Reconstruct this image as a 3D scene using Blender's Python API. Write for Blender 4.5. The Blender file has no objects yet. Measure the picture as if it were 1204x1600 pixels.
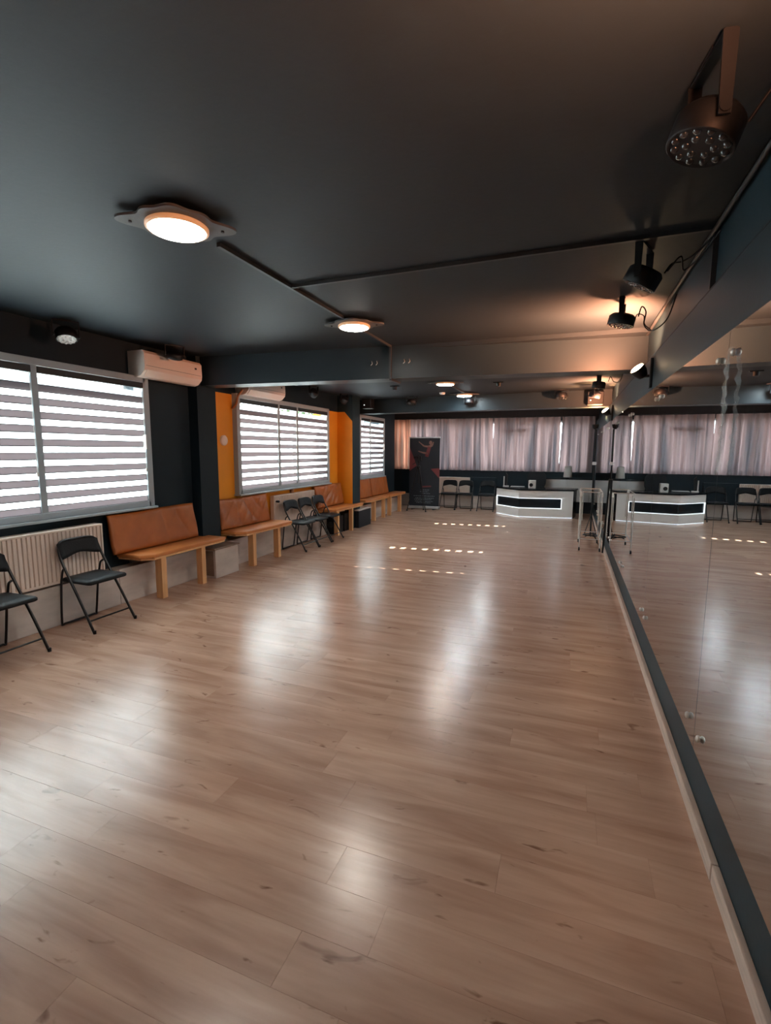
import bpy, math, random
from mathutils import Vector, Matrix
random.seed(7)
S = bpy.context.scene
COL = S.collection
# ---------------------------------------------------------------- camera
yaw, pitch, roll = -0.360309764, 0.126479597, 0.004735229
cam_d = bpy.data.cameras.new('camera'); cam = bpy.data.objects.new('camera', cam_d); COL.objects.link(cam)
fw = Vector((math.sin(yaw)*math.cos(pitch), math.cos(yaw)*math.cos(pitch), -math.sin(pitch)))
r0 = Vector((math.cos(yaw), -math.sin(yaw), 0)); u0 = r0.cross(fw)
rt = r0*math.cos(roll) + u0*math.sin(roll); up = rt.cross(fw)
cam.matrix_world = Matrix(((rt.x, up.x, -fw.x, 0), (rt.y, up.y, -fw.y, 0), (rt.z, up.z, -fw.z, 1.62), (0, 0, 0, 1)))
cam_d.sensor_fit = 'VERTICAL'; cam_d.sensor_height = 24; cam_d.lens = 758.72/1600*24; cam_d.clip_start = .02; cam_d.clip_end = 200
S.camera = cam
# ---------------------------------------------------------------- sky, sun, exposure
w = bpy.data.worlds.new('sky'); S.world = w; w.use_nodes = True
bg = w.node_tree.nodes['Background']; bg.inputs[0].default_value = (.80, .91, 1, 1); bg.inputs[1].default_value = 5.6
sd = bpy.data.lights.new('sun', 'SUN'); sun = bpy.data.objects.new('sun', sd); COL.objects.link(sun)
sd.energy = 28; sd.angle = math.radians(.35); sd.color = (1, .95, .86)
sun.rotation_euler = Vector((-1, -.12, .655)).to_track_quat('Z', 'Y').to_euler(); sun.location = (-14, 3, 9)
S.view_settings.view_transform = 'Standard'; S.view_settings.look = 'None'; S.view_settings.gamma = 1
S.view_settings.use_curve_mapping = False; S.view_settings.exposure = 1.6
S.cycles.use_denoising = True
S.cycles.max_bounces = 10; S.cycles.diffuse_bounces = 5; S.cycles.glossy_bounces = 6; S.cycles.transparent_max_bounces = 12
S.cycles.sample_clamp_indirect = 0; S.cycles.blur_glossy = 0.3

# ---------------------------------------------------------------- materials
def mat(name, col, rough=.5, metal=0, spec=.5, em=None, es=0, trans=0, bump=None, var=None, alpha=1):
    """bump=(scale,strength,stretch) noise relief; var=(scale,amount,stretch) soft colour variation"""
    m = bpy.data.materials.new(name); m.use_nodes = True; nt = m.node_tree; N = nt.nodes; L = nt.links
    b = N['Principled BSDF']
    b.inputs['Base Color'].default_value = (*col, 1); b.inputs['Roughness'].default_value = rough
    b.inputs['Metallic'].default_value = metal; b.inputs['Specular IOR Level'].default_value = spec
    b.inputs['Transmission Weight'].default_value = trans; b.inputs['Alpha'].default_value = alpha
    if em: b.inputs['Emission Color'].default_value = (*em, 1); b.inputs['Emission Strength'].default_value = es
    def noise(sc, st):
        tc = N.new('ShaderNodeTexCoord'); mp = N.new('ShaderNodeMapping'); mp.inputs['Scale'].default_value = st
        n = N.new('ShaderNodeTexNoise'); n.inputs['Scale'].default_value = sc; n.inputs['Detail'].default_value = 6
        L.new(tc.outputs['Object'], mp.inputs[0]); L.new(mp.outputs[0], n.inputs['Vector']); return n
    if bump:
        n = noise(bump[0], bump[2]); bu = N.new('ShaderNodeBump'); bu.inputs['Strength'].default_value = bump[1]; bu.inputs['Distance'].default_value = .01
        L.new(n.outputs['Fac'], bu.inputs['Height']); L.new(bu.outputs[0], b.inputs['Normal'])
    if var:
        n = noise(var[0], var[2]); r = N.new('ShaderNodeValToRGB')
        r.color_ramp.elements[0].position = .3; r.color_ramp.elements[1].position = .7
        a = var[1]
        r.color_ramp.elements[0].color = (*[c*(1-a) for c in col], 1); r.color_ramp.elements[1].color = (*[min(1, c*(1+a)) for c in col], 1)
        L.new(n.outputs['Fac'], r.inputs[0]); L.new(r.outputs[0], b.inputs['Base Color'])
    return m
ONE = (1, 1, 1)
M = {}
M['navy'] = mat('navy_wall_paint', (.006, .017, .026), .6, spec=.3, bump=(40, .05, ONE), var=(2, .12, ONE))
M['ceiling'] = mat('ceiling_paint', (.013, .021, .027), .56, spec=.34, bump=(30, .06, ONE), var=(1.3, .10, ONE))
M['beam'] = mat('beam_paint', (.013, .023, .030), .42, spec=.3, bump=(30, .05, ONE), var=(1.5, .1, ONE))
M['orange'] = mat('orange_wall_paint', (.72, .27, .008), .6, bump=(40, .04, ONE), var=(2, .08, ONE))
M['teal'] = mat('teal_wall_paint', (.012, .030, .040), .5, spec=.3, bump=(40, .04, ONE), var=(2, .1, ONE))
M['ledge'] = mat('whitewashed_board', (.55, .47, .42), .5, bump=(20, .1, (.3, .2, 2)), var=(3, .14, (.3, 1, 3)))
M['basewood'] = mat('limed_oak_strip', (.58, .44, .36), .5, bump=(30, .2, (8, .6, 8)), var=(9, .18, (6, .5, 6)))
M['frame'] = mat('window_frame_paint', (.36, .42, .46), .35)
M['glass'] = None
M['opaque'] = M['sheer'] = None
M['overlapshade'] = mat('blind_overlap_shade', (.05, .06, .07), .8)  # dark edge strips paint in the shade where the weaves overlap
M['chairframe'] = mat('black_tube', (.005, .006, .008), .3)
M['chairseat'] = mat('black_vinyl', (.007, .010, .013), .5, spec=.3, bump=(60, .15, ONE))
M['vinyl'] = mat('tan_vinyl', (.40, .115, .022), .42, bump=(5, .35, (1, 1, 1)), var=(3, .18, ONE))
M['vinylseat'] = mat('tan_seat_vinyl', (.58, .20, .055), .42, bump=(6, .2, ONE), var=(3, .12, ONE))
M['pine'] = mat('pine_wood', (.70, .38, .17), .5, bump=(20, .15, (6, 6, .6)), var=(5, .12, (5, 5, .5)))
M['boxtop'] = mat('weathered_board', (.22, .15, .11), .5, var=(5, .25, (.6, 3, 1)))
M['radiator'] = mat('radiator_enamel', (.74, .62, .54), .4)
M['acwhite'] = mat('cream_plastic', (.80, .68, .60), .35)
M['black'] = mat('black_plastic', (.006, .007, .009), .5, spec=.35)
M['blackmatte'] = mat('black_matte', (.010, .013, .018), .75)
M['lens'] = mat('led_lens', (.025, .03, .035), .15, spec=.8)
M['lenslight'] = mat('led_lens_pale', (.62, .60, .58), .3)
M['chrome'] = mat('chrome', (.80, .76, .72), .25, metal=.55)
M['mirror'] = mat('mirror_silver', (.70, .74, .76), .004, metal=1)
M['mirroredge'] = mat('mirror_edge', (.02, .035, .04), .3)
M['knob'] = mat('steel_knob', (.62, .58, .53), .35, metal=.8)
M['trunk'] = mat('cable_trunk', (.022, .026, .030), .5)
M['plate'] = mat('ceiling_rose_paint', (.10, .10, .10), .55, bump=(40, .15, ONE))
M['rim'] = mat('lamp_rim', (.8, .6, .45), .4, em=(1, .40, .14), es=.10)
M['lampwarm'] = mat('lamp_warm_diffuser', (.9, .9, .9), .5, em=(1, .93, .83), es=30)
M['lampcool'] = mat('lamp_cool_diffuser', (.9, .9, .9), .5, em=(.85, .97, 1), es=46)
M['floodlens'] = mat('flood_lens', (.9, .8, .7), .5, em=(1, .72, .42), es=14)
M['deskwhite'] = mat('white_laminate', (.84, .82, .81), .3)
M['deskblack'] = mat('black_laminate', (.010, .016, .022), .25)
M['led'] = mat('led_strip', (.9, .9, .9), .5, em=(.86, .95, 1), es=.42)
M['shade'] = mat('lampshade_cloth', (.72, .68, .64), .8)
M['banner'] = mat('banner_print', (.012, .018, .028), .55)
M['bannerred'] = mat('banner_red_print', (.20, .04, .045), .55)
M['bannerskin'] = mat('banner_skin_print', (.28, .15, .12), .55)
M['bannertext'] = mat('banner_text_print', (.25, .30, .33), .55)
M['silver'] = mat('silver_rail', (.6, .6, .6), .35, metal=.6)
M['pipe'] = mat('pipe_insulation', (.35, .17, .08), .7)
M['leaf'] = mat('leaf', (.05, .11, .03), .6)
M['bark'] = mat('bark', (.10, .07, .05), .9)
M['ground'] = mat('outside_paving', (.30, .29, .27), .9)
M['whiteplastic'] = mat('white_plastic', (.70, .68, .66), .4)
def fabric(name, col, tr, rough=.9, tfac=.5, fold_shade=None):
    m = bpy.data.materials.new(name); m.use_nodes = True; nt = m.node_tree; N = nt.nodes; L = nt.links; N.clear()
    o = N.new('ShaderNodeOutputMaterial'); mx = N.new('ShaderNodeMixShader'); d = N.new('ShaderNodeBsdfDiffuse'); t = N.new('ShaderNodeBsdfTranslucent')
    d.inputs[0].default_value = (*col, 1); t.inputs[0].default_value = (*tr, 1); mx.inputs[0].default_value = tfac
    if fold_shade:  # fold shade painted in: upright noise bands dim and brighten the translucent colour
        tc = N.new('ShaderNodeTexCoord'); mp = N.new('ShaderNodeMapping'); mp.inputs['Scale'].default_value = fold_shade
        n = N.new('ShaderNodeTexNoise'); n.inputs['Scale'].default_value = 1; n.inputs['Detail'].default_value = 4
        r = N.new('ShaderNodeMix'); r.data_type = 'RGBA'; mr = N.new('ShaderNodeMapRange'); mr.inputs[1].default_value = .38; mr.inputs[2].default_value = .60
        r.inputs[6].default_value = (*[tr[0]*.28, tr[1]*.42, tr[2]*.5], 1); r.inputs[7].default_value = (*[min(1, c*1.5) for c in tr], 1)
        L.new(tc.outputs['Object'], mp.inputs[0]); L.new(mp.outputs[0], n.inputs['Vector']); L.new(n.outputs['Fac'], mr.inputs[0]); L.new(mr.outputs[0], r.inputs[0]); L.new(r.outputs[2], t.inputs[0])
    L.new(d.outputs[0], mx.inputs[1]); L.new(t.outputs[0], mx.inputs[2]); L.new(mx.outputs[0], o.inputs[0]); return m
M['opaque'] = fabric('taupe_blind_weave', (.30, .28, .29), (.29, .265, .285), tfac=.38)
M['sheer'] = fabric('sheer_blind_weave', (.6, .62, .64), (.90, .94, .98), tfac=.72)
M['curtain'] = fabric('mauve_curtain_cloth', (.33, .25, .24), (.148, .098, .096), tfac=.40, fold_shade=(10, 2, .30))
M['curtainglow'] = fabric('lamplit_curtain_cloth', (.50, .23, .16), (.34, .14, .09), tfac=.45, fold_shade=(9, 9, .5))  # salmon copy of the mauve cloth, a lamp's orange glow painted into it
M['plasticstrip'] = mat('clear_plastic', (.5, .58, .58), .12, spec=1, bump=(25, 1, (1, 1, .5)), alpha=.36)
g = bpy.data.materials.new('window_glass'); g.use_nodes = True; nt = g.node_tree; nt.nodes.clear()
o_ = nt.nodes.new('ShaderNodeOutputMaterial'); mx = nt.nodes.new('ShaderNodeMixShader'); t_ = nt.nodes.new('ShaderNodeBsdfTransparent'); gl = nt.nodes.new('ShaderNodeBsdfGlossy')
t_.inputs[0].default_value = (.92, .96, .95, 1); gl.inputs['Roughness'].default_value = .02; mx.inputs[0].default_value = .07
nt.links.new(t_.outputs[0], mx.inputs[1]); nt.links.new(gl.outputs[0], mx.inputs[2]); nt.links.new(mx.outputs[0], o_.inputs[0]); M['glass'] = g

def floor_mat():
    m = bpy.data.materials.new('laminate_oak'); m.use_nodes = True; nt = m.node_tree; N = nt.nodes; L = nt.links; b = N['Principled BSDF']
    geo = N.new('ShaderNodeNewGeometry'); oi = N.new('ShaderNodeObjectInfo')
    add = N.new('ShaderNodeMath'); add.operation = 'ADD'; L.new(geo.outputs['Random Per Island'], add.inputs[0]); L.new(oi.outputs['Random'], add.inputs[1])
    fr = N.new('ShaderNodeMath'); fr.operation = 'FRACT'; L.new(add.outputs[0], fr.inputs[0])
    ml = N.new('ShaderNodeMath'); ml.operation = 'MULTIPLY'; ml.inputs[1].default_value = 37; L.new(fr.outputs[0], ml.inputs[0])
    cb = N.new('ShaderNodeCombineXYZ'); L.new(ml.outputs[0], cb.inputs[0]); L.new(ml.outputs[0], cb.inputs[2]); 
    va = N.new('ShaderNodeVectorMath'); va.operation = 'ADD'; L.new(geo.outputs['Position'], va.inputs[0]); L.new(cb.outputs[0], va.inputs[1])
    def nz(sc, scale, det=5, dist=0):
        mp = N.new('ShaderNodeMapping'); mp.inputs['Scale'].default_value = sc; L.new(va.outputs[0], mp.inputs[0])
        n = N.new('ShaderNodeTexNoise'); n.inputs['Scale'].default_value = scale; n.inputs['Detail'].default_value = det; n.inputs['Distortion'].default_value = dist
        L.new(mp.outputs[0], n.inputs['Vector']); return n
    broad = nz((.8, 5, 1), 1.6, 3, .6); grain = nz((3, 42, 1), 1.5, 6, .5); knot = nz((3.4, 9, 1), 1.7, 3, .9)
    def ramp(n, p0, c0, p1, c1):
        r = N.new('ShaderNodeValToRGB'); e = r.color_ramp.elements; e[0].position = p0; e[0].color = (*c0, 1); e[1].position = p1; e[1].color = (*c1, 1)
        L.new(n.outputs['Fac'], r.inputs[0]); return r
    base = ramp(broad, .32, (.41, .228, .155), .70, (.60, .385, .28))
    gr = ramp(grain, .35, (.965, .96, .955), .62, (1.02, 1.02, 1.02))
    kn = ramp(knot, .66, (1, 1, 1), .76, (.42, .33, .28))
    def mul(a, b_, f=1):
        x = N.new('ShaderNodeMix'); x.data_type = 'RGBA'; x.blend_type = 'MULTIPLY'; x.inputs[0].default_value = f
        L.new(a, x.inputs[6]); L.new(b_, x.inputs[7]); return x.outputs[2]
    c = mul(mul(base.outputs[0], gr.outputs[0]), kn.outputs[0])
    rv = N.new('ShaderNodeValToRGB'); rv.color_ramp.elements[0].color = (.96, .96, .96, 1); rv.color_ramp.elements[1].color = (1.03, 1.03, 1.03, 1); L.new(fr.outputs[0], rv.inputs[0])
    c = mul(c, rv.outputs[0]); L.new(c, b.inputs['Base Color'])
    b.inputs['Specular IOR Level'].default_value = .95
    rr = N.new('ShaderNodeMapRange'); rr.inputs[3].default_value = .235; rr.inputs[4].default_value = .275; L.new(grain.outputs['Fac'], rr.inputs[0]); L.new(rr.outputs[0], b.inputs['Roughness'])
    bu = N.new('ShaderNodeBump'); bu.inputs['Strength'].default_value = .05; bu.inputs['Distance'].default_value = .004
    L.new(grain.outputs['Fac'], bu.inputs['Height']); L.new(bu.outputs[0], b.inputs['Normal'])
    return m
M['floor'] = floor_mat()

# ---------------------------------------------------------------- mesh builder
class MB:
    def __init__(s): s.v = []; s.f = []; s.mi = []; s.sm = []
    def add(s, vs, fs, mi=0, smooth=False):
        n = len(s.v); s.v += [tuple(v) for v in vs]
        for f in fs: s.f.append([i+n for i in f]); s.mi.append(mi); s.sm.append(smooth)
        return s
    def box(s, a, b, mi=0, bev=0):
        (x0, y0, z0), (x1, y1, z1) = a, b
        x0, x1 = sorted((x0, x1)); y0, y1 = sorted((y0, y1)); z0, z1 = sorted((z0, z1))
        if bev <= 0:
            return s.add([(x, y, z) for x in (x0, x1) for y in (y0, y1) for z in (z0, z1)],
                  [(0, 1, 3, 2), (4, 6, 7, 5), (0, 4, 5, 1), (2, 3, 7, 6), (0, 2, 6, 4), (1, 5, 7, 3)], mi)
        c = Vector(((x0+x1)/2, (y0+y1)/2, (z0+z1)/2)); h = Vector(((x1-x0)/2, (y1-y0)/2, (z1-z0)/2))
        import bmesh
        bm = bmesh.new(); bmesh.ops.create_cube(bm, size=2)
        for v in bm.verts: v.co = Vector((v.co.x*h.x, v.co.y*h.y, v.co.z*h.z))+c
        bmesh.ops.bevel(bm, geom=bm.edges[:], offset=min(bev, h.x*.9, h.y*.9, h.z*.9), segments=2, profile=.5, affect='EDGES')
        bm.verts.index_update(); s.add([v.co[:] for v in bm.verts], [[v.index for v in f.verts] for f in bm.faces], mi); bm.free(); return s
    def prism(s, poly, z0, z1, mi=0):
        n = len(poly); vs = [(x, y, z0) for x, y in poly]+[(x, y, z1) for x, y in poly]
        return s.add(vs, [list(range(n))[::-1], list(range(n, 2*n))]+[(i, (i+1) % n, n+(i+1) % n, n+i) for i in range(n)], mi)
    def prism_axis(s, poly, a, b, ax, mi=0):
        """poly in the two other axes, extruded along ax from a to b"""
        def P(p, t): return {'x': (t, p[0], p[1]), 'y': (p[0], t, p[1]), 'z': (p[0], p[1], t)}[ax]
        n = len(poly); vs = [P(p, a) for p in poly]+[P(p, b) for p in poly]
        return s.add(vs, [list(range(n))[::-1], list(range(n, 2*n))]+[(i, (i+1) % n, n+(i+1) % n, n+i) for i in range(n)], mi)
    def tube(s, pts, r, n=8, mi=0, caps=True):
        pts = [Vector(p) for p in pts]; vs = []; fs = []
        t = (pts[1]-pts[0]).normalized(); a = Vector((0, 0, 1)) if abs(t.z) < .9 else Vector((1, 0, 0)); nrm = (a-t*a.dot(t)).normalized()
        for i, p in enumerate(pts):
            t = (pts[min(i+1, len(pts)-1)]-pts[max(i-1, 0)]).normalized(); nrm = (nrm-t*nrm.dot(t)).normalized(); bn = t.cross(nrm)
            rr = r[i] if isinstance(r, (list, tuple)) else r
            for k in range(n):
                an = 2*math.pi*k/n; vs.append(p+(nrm*math.cos(an)+bn*math.sin(an))*rr)
        for i in range(len(pts)-1):
            for k in range(n): fs.append((i*n+k, i*n+(k+1) % n, (i+1)*n+(k+1) % n, (i+1)*n+k))
        s.add(vs, fs, mi, True)
        if caps: s.add(vs[:n], [list(range(n))[::-1]], mi); s.add(vs[-n:], [list(range(n))], mi)
        return s
    def lathe(s, prof, n=20, mi=0, mtx=None, smooth=True):
        """prof = [(r,z)...] round local z"""
        vs = []; fs = []
        for r, z in prof:
            for k in range(n):
                a = 2*math.pi*k/n; v = Vector((r*math.cos(a), r*math.sin(a), z)); vs.append(mtx @ v if mtx else v)
        for i in range(len(prof)-1):
            for k in range(n): fs.append((i*n+k, i*n+(k+1) % n, (i+1)*n+(k+1) % n, (i+1)*n+k))
        s.add(vs, fs, mi, smooth)
        s.add(vs[:n], [list(range(n))[::-1]], mi); s.add(vs[-n:], [list(range(n))], mi); return s
    def mesh(s, name, mats):
        me = bpy.data.meshes.new(name); me.from_pydata(s.v, [], s.f)
        for m in (mats if isinstance(mats, (list, tuple)) else [mats]): me.materials.append(M[m] if isinstance(m, str) else m)
        me.polygons.foreach_set('material_index', s.mi); me.polygons.foreach_set('use_smooth', s.sm); me.update(); return me
    def build(s, name, mats, parent=None, **k):
        o = bpy.data.objects.new(name, s.mesh(name, mats)); COL.objects.link(o); o.parent = parent
        for a, v in k.items(): o[a] = v
        return o
def empty(name, label, cat, loc=(0, 0, 0), rz=0, group=None):
    o = bpy.data.objects.new(name, None); COL.objects.link(o); o.location = loc; o.rotation_euler = (0, 0, rz); o.empty_display_size = .1
    o['label'] = label; o['category'] = cat
    if group: o['group'] = group
    return o
def tag(o, label, cat, group=None, kind=None):
    o['label'] = label; o['category'] = cat
    if group: o['group'] = group
    if kind: o['kind'] = kind
    return o
def copy_tree(o, parent=None):
    c = o.copy(); COL.objects.link(c); c.parent = parent
    for ch in list(o.children): copy_tree(ch, c)
    return c
def arc(pts, n=8):
    """Catmull-Rom through pts"""
    P = [Vector(p) for p in pts]; P = [P[0]*2-P[1]]+P+[P[-1]*2-P[-2]]; out = []
    for i in range(1, len(P)-2):
        for k in range(n):
            t = k/n; a, b, c, d = P[i-1], P[i], P[i+1], P[i+2]
            out.append(.5*((2*b)+(c-a)*t+(2*a-5*b+4*c-d)*t*t+(3*b-3*c+d-a)*t**3))
    out.append(P[-2]); return out

# ---------------------------------------------------------------- setting
YB, YE, XL, XR = -2.6, 13.9, -4.5, .60
Z1, Z2 = 2.76, 2.72
YJ = 12.62         # end of the left wall, the room opens to the left beyond it
XJ = -5.1
# floor: slab plus planks running across the room
fl = MB().box((XJ-.3, YB-.2, -.12), (XR+.4, YE+.3, -.012)).build('floor', 'ledge', None); tag(fl, 'pale oak laminate floor of the long dance hall, planks laid crosswise', 'floor', kind='structure')
PW, PL = .188, 1.28; cells = []
y = 1.266-PW*20; k = -20
off = {}
while y < YE:
    if y+PW > YB:
        o0 = random.uniform(0, PL)
        if k == 0: o0 = -.532 % PL
        if k == 1: o0 = -.78 % PL
        x = (o0 % PL)-8*PL
        while x < XR:
            a, b_ = max(x, XJ if y > YJ else -4.34), min(x+PL, XR-.012)
            if b_-a > .03: cells.append((a, b_, y, min(y+PW, YE)))
            x += PL
    y += PW; k += 1
def vis(c):
    d = c[3]-.0
    return d > .75 
near = sorted([c for c in cells if vis(c)], key=lambda c: c[2]**2+((c[0]+c[1])/2+1.2)**2)[:300]
rest = [c for c in cells if c not in set(near)]
def plank(mb, lx, ly, ox=0, oy=0):
    e = .0004; g_ = .0001
    x0, x1, y0, y1 = ox+g_, ox+lx-g_, oy+g_, oy+ly-g_
    vs = [(x0, y0, -.012), (x1, y0, -.012), (x1, y1, -.012), (x0, y1, -.012), (x0, y0, -.0008), (x1, y0, -.0008), (x1, y1, -.0008), (x0, y1, -.0008),
          (x0+e, y0+e, 0), (x1-e, y0+e, 0), (x1-e, y1-e, 0), (x0+e, y1-e, 0)]
    fs = [(8, 9, 10, 11)]
    for i in range(4):
        j = (i+1) % 4; fs += [(i, j, 4+j, 4+i), (4+i, 4+j, 8+j, 8+i)]
    mb.add(vs, fs)
pm = {}
for a, b_, y0, y1 in near:
    key = (round(b_-a, 3), round(y1-y0, 3))
    if key not in pm: q = MB(); plank(q, *key); pm[key] = q.mesh('plank', 'floor')
    o = bpy.data.objects.new('plank', pm[key]); COL.objects.link(o); o.parent = fl; o.location = (a, y0, 0)
q = MB()
for a, b_, y0, y1 in rest: plank(q, b_-a, y1-y0, a, y0)
q.build('far_planks', 'floor', fl, kind='stuff')

# left wall with three windows; upper band navy, middle bay orange
WIN = {1: (.64, 4.20), 2: (5.82, 8.56), 3: (10.14, 11.62)}
WZ = (1.0, 2.38)
wl = MB(); T = .25
def bay(y0, y1, win, mi):
    a, b_ = win
    wl.box((XL-T, y0, 0), (XL, a, 2.39), mi); wl.box((XL-T, b_, 0), (XL, y1, 2.39), mi)
    wl.box((XL-T, a, 0), (XL, b_, WZ[0]), mi); wl.box((XL-T, a, WZ[1]), (XL, b_, 2.39), mi)
    wl.box((XL-T, y0, 2.39), (XL, y1, 2.9), 0)
bay(YB, 5.0, WIN[1], 0); bay(5.0, 9.3, WIN[2], 1); bay(9.3, YJ, WIN[3], 0)
wl.box((XJ-.2, YJ-.25, 0), (XL-T, YJ, 2.9), 0); wl.box((XJ-.2, YJ, 0), (XJ, YE+.2, 2.9), 0)
w_left = tag(wl.build('wall_left', ['navy', 'orange']), 'dark navy window wall on the left with one orange bay', 'wall', kind='structure')
# columns
c1 = MB().box((XL, 4.93, 0), (-4.36, 5.27, 2.76), 0).build('column', ['navy']); tag(c1, 'dark navy column to the right of the big near window, flush under the near beam', 'column', kind='structure')
c2 = MB().box((XL, 9.12, 0), (-4.16, 9.49, 2.76), 0)
c2.add([(XL, 9.116, .385), (-4.162, 9.116, .385), (-4.162, 9.116, 2.20), (-4.335, 9.116, 2.39), (XL, 9.116, 2.39)], [(0, 1, 2, 3, 4)], 1)
c2 = c2.build('column', ['teal', 'orange']); tag(c2, 'deeper navy column between the middle and far windows, its near side painted orange', 'column', kind='structure')
# ceiling
ce = MB().box((XJ-.3, YB-.2, Z1), (XR+.3, 5.22, Z1+.15)).box((XJ-.3, 5.22, Z2), (XR+.3, YE+.3, Z1+.15))
tag(ce.build('ceiling', 'ceiling'), 'dark grey painted ceiling above the dance floor', 'ceiling', kind='structure')
XU = .65
def beam(yl, yr, wid, zb, lab, xl=XL):
    p = [(xl, yl), (XU, yr), (XU, yr+wid), (xl, yl+wid)]
    b_ = MB().prism(p, zb, 2.80); return tag(b_.build('ceiling_beam', 'beam'), lab, 'beam', kind='structure')
beam(4.99, 5.40, .27, 2.41, 'near dark teal beam crossing the ceiling in front of the middle window')
beam(10.10, 9.68, .30, 2.42, 'far dark teal beam crossing the ceiling in front of the curtains')
# right wall: furred lower part carrying the mirrors, recessed upper part
wr = MB().box((XR, YB, 0), (XR+.3, YE+.1, 2.40), 0).box((XU, YB, 2.40), (XU+.25, YE+.1, 2.9), 0)
tag(wr.build('wall_right', ['teal']), 'dark teal wall on the right that carries the mirrors', 'wall', kind='structure')
bb = MB().box((.575, YB, 0), (XR, 1.98, .075), 0, .004).box((.573, 1.985, 0), (XR, 6.2, .075), 0, .004).box((.575, 6.205, 0), (XR, YE, .075), 0, .004)
tag(bb.build('baseboard_right', 'basewood'), 'pale limed oak skirting strip below the mirrors', 'baseboard', kind='structure')
lb = MB()
for a, b_ in ((YB, 4.93), (5.27, 9.12), (9.49, YJ)):
    yy = a
    while yy < b_-.01:
        ye = min(yy+1.25, b_); lb.box((XL, yy+.002, 0), (-4.34, ye-.002, .370), 0, .004); yy = ye
tag(lb.build('baseboard_left', 'ledge'), 'knee-low whitewashed boarded ledge along the window wall', 'baseboard', kind='structure')
# wall behind the camera
tag(MB().box((XJ-.3, YB-.25, 0), (XR+.3, YB, 2.9)).build('wall_back', 'navy'), 'plain dark navy wall behind the camera position', 'wall', kind='structure')
# end wall with a wide window behind the curtains
we = MB(); EX0, EX1 = -4.95, .45
we.box((XJ-.2, YE, 0), (EX0, YE+.25, 2.9)); we.box((EX1, YE, 0), (XR+.3, YE+.25, 2.9))
we.box((EX0, YE, 0), (EX1, YE+.25, 1.12)); we.box((EX0, YE, 2.42), (EX1, YE+.25, 2.9))
tag(we.build('wall_end', 'navy'), 'dark navy far wall behind the curtains and the reception desk', 'wall', kind='structure')
tag(MB().box((XJ, YE-.16, 0), (XR-.03, YE, .345), 0, .004).build('baseboard_end', 'ledge'), 'pale boarded ledge along the foot of the far wall', 'baseboard', kind='structure')
we2 = MB()
for x in (EX0, -4.445, -3.2, -1.95, -.6, EX1-.05): we2.box((x, YE+.08, 1.12), (x+.05, YE+.13, 2.42))
for z in (1.12, 2.37): we2.box((EX0, YE+.08, z), (EX1, YE+.13, z+.05))
we2 = tag(we2.build('window_4', 'frame'), 'wide far window hidden behind the mauve curtains', 'window', kind='structure')
MB().box((EX0, YE+.10, 1.12), (EX1, YE+.105, 2.42)).build('pane', 'glass', we2)
MB().box((-1.80, YE-.048, 2.14), (-1.14, YE+.06, 2.21)).build('shadow_bar', 'blackmatte', we2)  # unseen bar added behind the curtain to darken a strip of it
tag(MB().box((XJ+.1, YE-.045, 2.50), (XR, YE, 2.70)).build('trim_1', 'blackmatte'), 'black pelmet board above the curtains', 'pelmet', kind='structure')
# outside ground
tag(MB().box((-40, -30, -.5), (30, 45, -.3)).build('outside_ground', 'ground'), 'paved ground outside the windows', 'ground', kind='structure')

# windows on the left wall
def left_window(n, mull, lab):
    y0, y1 = WIN[n]; z0, z1 = WZ; f = MB(); xo, xi = -4.5, -4.42
    f.box((xo-.06, y0-.045, z0-.02), (xi, y0+.035, z1+.03), 0, .006); f.box((xo-.06, y1-.035, z0-.02), (xi, y1+.045, z1+.03), 0, .006)
    f.box((xo-.06, y0, z1-.035), (xi, y1, z1+.03), 0, .006); f.box((xo-.06, y0, z0-.02), (xi, y1, z0+.04), 0, .006)
    r = tag(f.build('window_%d' % n, 'frame'), lab, 'window', kind='structure')
    for m in mull: MB().box((xo-.06, m-.03, z0+.03), (xi-.005, m+.03, z1-.03), 0, .005).build('mullion', 'frame', r)
    e = [y0]+mull+[y1]
    for a, b_ in zip(e[:-1], e[1:]): MB().box((xo-.035, a+.02, z0+.02), (xo-.03, b_-.02, z1-.02)).build('pane', 'glass', r)
    MB().box((XL-.02, y0-.06, z0-.045), (-4.385, y1+.06, z0-.02), 0, .006).build('window_sill', 'frame', r)
    MB().box((xi-.02, y1-.06, 1.62), (xi+.03, y1-.045, 1.78), 0, .004).build('window_handle', 'whiteplastic', r)
    return r
left_window(1, [1.79, 3.0], 'big near window on the left with pale grey frame')
left_window(2, [6.85, 7.42], 'middle window in the orange bay, three sashes wide')
left_window(3, [10.72], 'small far window on the left beside the curtains')
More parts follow.
